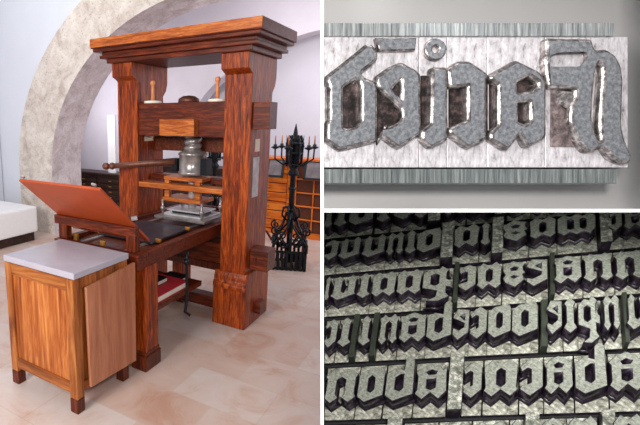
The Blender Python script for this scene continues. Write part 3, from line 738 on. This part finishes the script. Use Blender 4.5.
for ri, row in enumerate(SORTS):
    tp, bs = ROWS[ri]
    for k, (g_, x0, x1) in enumerate(row):
        xm = (x0+x1)/2
        # body cell at shoulder level
        up = LINES[ri-1] if ri else (lambda x: LINES[0](x)-33)
        y1_, y0_ = LINES[ri], up
        gw = GAPW[ri]; gu = GAPW[max(ri-1, 0)]
        hs = HREL if g_ not in ('_', 'g') else (.004 if g_ == '_' else .012)
        def q(x, f, s): 
            ym = (tp(x)+bs(x))/2+6
            y = f(x)+s; return fl(lean(x, ym, y), y, HREL)
        c4 = [q(x0-.35, y1_, -gw), q(x1+.35, y1_, -gw), q(x1+.35, y0_, gu), q(x0-.35, y0_, gu)]
        org = (c4[0]+c4[1])/2; org.z = c4[0].z-BD
        lift = HREL-hs
        pts = [(p.x-org.x, p.y-org.y, 0) for p in c4]+[(p.x-org.x, p.y-org.y, BD+lift) for p in c4]
        bm = bmesh.new(); hexa(bm, pts)
        bmesh.ops.bevel(bm, geom=bm.edges[:], offset=.0009, segments=1, affect='EDGES')
        Mo = MC @ MF @ Matrix.Translation(org)
        loc = '%s from the left in the %s row of the forme' % (ORD[k], ROWN[ri])
        if g_ == '_':
            sp_ = obj('spacer', bm, [FSP, FS], M=Mo)
            for p in sp_.data.polygons: p.material_index = 0 if p.normal.z > .5 else 1
            tag(sp_, 'plain grey metal spacer block, '+loc, 'spacer', 'spacers in the forme'); continue
        if g_ == 'g':
            tag(obj('spacer', bm, FG, M=Mo), 'thin tarnished spacer, '+loc, 'spacer', 'spacers in the forme'); continue
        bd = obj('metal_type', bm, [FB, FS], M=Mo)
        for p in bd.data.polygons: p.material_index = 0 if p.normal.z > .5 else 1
        tag(bd, DESC[g_]+' letter, '+loc, 'metal type', 'small metal type in the forme')
        L = []
        for li, lp in enumerate(G[g_]):
            w_ = []
            for (u, v) in lp:
                x = x0+(x1-x0)*u; yb, yt = bs(x), tp(x); ym = (yb+yt)/2; y = yb+(yt-yb)*v
                ptx = fl(lean(x, ym, y), y); w_.append((ptx.x-org.x, ptx.y-org.y))
            L.append(shrink(w_, .0008 if li == 0 else -.0008))
        glyph('shade_fill', [shrink(L[0], -.0014)], .014, .003, [FS, FS], Matrix.Translation((0, 0, BD+.008)), bd, res=0)  # low dark fill stands in for shade in counters and round the letter
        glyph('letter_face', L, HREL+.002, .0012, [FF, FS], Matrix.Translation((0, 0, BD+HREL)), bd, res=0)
# galley board under the forme
c4 = [fl(324.0, 500, HREL), fl(655, 500, HREL), fl(655, 214, HREL), fl(324.0, 214, HREL)]
z0 = c4[0].z-BD-.001
bl = fl(324.2, 440, HREL); tr = fl(648, 216, HREL)
gpts = []
for (px, py) in ((324.2, 452), (656, 445), (650, 213.5), (324.2, 213.5)):
    p = fl(px, py, HREL+BD+.001); gpts.append(p)
org = (gpts[0]+gpts[1])/2
bm = bmesh.new(); hexa(bm, [(p.x-org.x, p.y-org.y, -.012) for p in gpts]+[(p.x-org.x, p.y-org.y, 0) for p in gpts])
t = obj('galley_tray', bm, LINING, M=MC @ MF @ Matrix.Translation(org))
tag(t, 'black sloping tray carrying the rows of small metal type', 'tray')
# leads between the rows, sunk below the shoulders
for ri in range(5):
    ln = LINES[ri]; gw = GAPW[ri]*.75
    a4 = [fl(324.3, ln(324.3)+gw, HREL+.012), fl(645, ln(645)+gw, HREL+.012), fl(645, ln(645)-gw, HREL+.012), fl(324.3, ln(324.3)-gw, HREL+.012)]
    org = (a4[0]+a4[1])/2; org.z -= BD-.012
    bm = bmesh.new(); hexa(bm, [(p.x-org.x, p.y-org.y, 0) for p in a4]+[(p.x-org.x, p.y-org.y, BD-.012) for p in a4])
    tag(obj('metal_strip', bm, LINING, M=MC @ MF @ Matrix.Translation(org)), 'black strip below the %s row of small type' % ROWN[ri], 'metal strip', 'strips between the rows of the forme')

# ================================================================= LIGHT
def area(name, loc, target, size, power, col=(1, 1, 1), M=None, sy=None):
    l = bpy.data.lights.new(name, 'AREA'); l.energy = power; l.size = size; l.color = col
    if sy: l.shape = 'RECTANGLE'; l.size_y = sy
    o = bpy.data.objects.new(name, l); C.objects.link(o)
    loc, target = Vector(loc), Vector(target)
    if M: loc, target = M @ loc, M @ target
    o.matrix_world = Matrix.Translation(loc) @ (target-loc).to_track_quat('-Z', 'Y').to_matrix().to_4x4()
    return o
area('left_key', (-2.6, -.6, 2.6), (-.2, 3.6, .9), 1.4, 190, (1, .98, .95))  # soft key light added from the left rear; no window is built
area('flash', (.0, -.25, 1.95), (.0, 4, 1.1), .25, 34, (1, .97, .93))
area('back_fill', (-.6, 1.95, 3.1), (-.9, 3.9, .9), 1.8, 28, (1, .97, .98), M=MP)  # unseen overhead fill added to brighten the back wall
area('back_fill_left', (-4.4, 2.0, 2.0), (-2.2, 3.6, 1.3), .9, 34, (1, .98, 1), M=MP)  # added fill for the back wall, hidden behind the left pier
area('back_fill_right', (1.7, 2.2, 2.2), (-.4, 3.4, 1.2), .9, 54, (1, .98, 1), M=MP)  # added fill for the back right, hidden behind the showcase
area('front_fill', (-2.6, -.6, 4.0), (-2.6, .8, 0), 1.6, 45, (.97, .98, 1), M=MP)  # unseen overhead fill added at the front left
# unseen fill lights added inside the showcase
area('case_fill_upper', (.66, .86, .49), (.72, 1.0, .15), .5, .28, (1, 1, 1), M=MC, sy=.06)
area('case_fill_lower', (.998, .884, -.07), (.62, 1.32, -.08), .06, 1.3, (.97, 1, .95), M=MC, sy=.09)
w = bpy.data.worlds.new('w'); bpy.context.scene.world = w; w.use_nodes = True
w.node_tree.nodes['Background'].inputs[0].default_value = (.93, .95, 1, 1); w.node_tree.nodes['Background'].inputs[1].default_value = .36

# ================================================================= CAMERA
cd = bpy.data.cameras.new('camera'); cam = bpy.data.objects.new('camera', cd); C.objects.link(cam)
cd.sensor_width = 36; cd.sensor_fit = 'HORIZONTAL'; cd.lens = 36*450/640; cd.shift_x = .25; cd.clip_start = .05
cam.location = (0, 0, H); cam.rotation_euler = (PI/2-PITCH, 0, 0)
sc = bpy.context.scene; sc.camera = cam
sc.view_settings.view_transform = 'Standard'; sc.view_settings.look = 'None'; sc.view_settings.exposure = 0; sc.view_settings.gamma = 1
sc.view_settings.use_curve_mapping = False
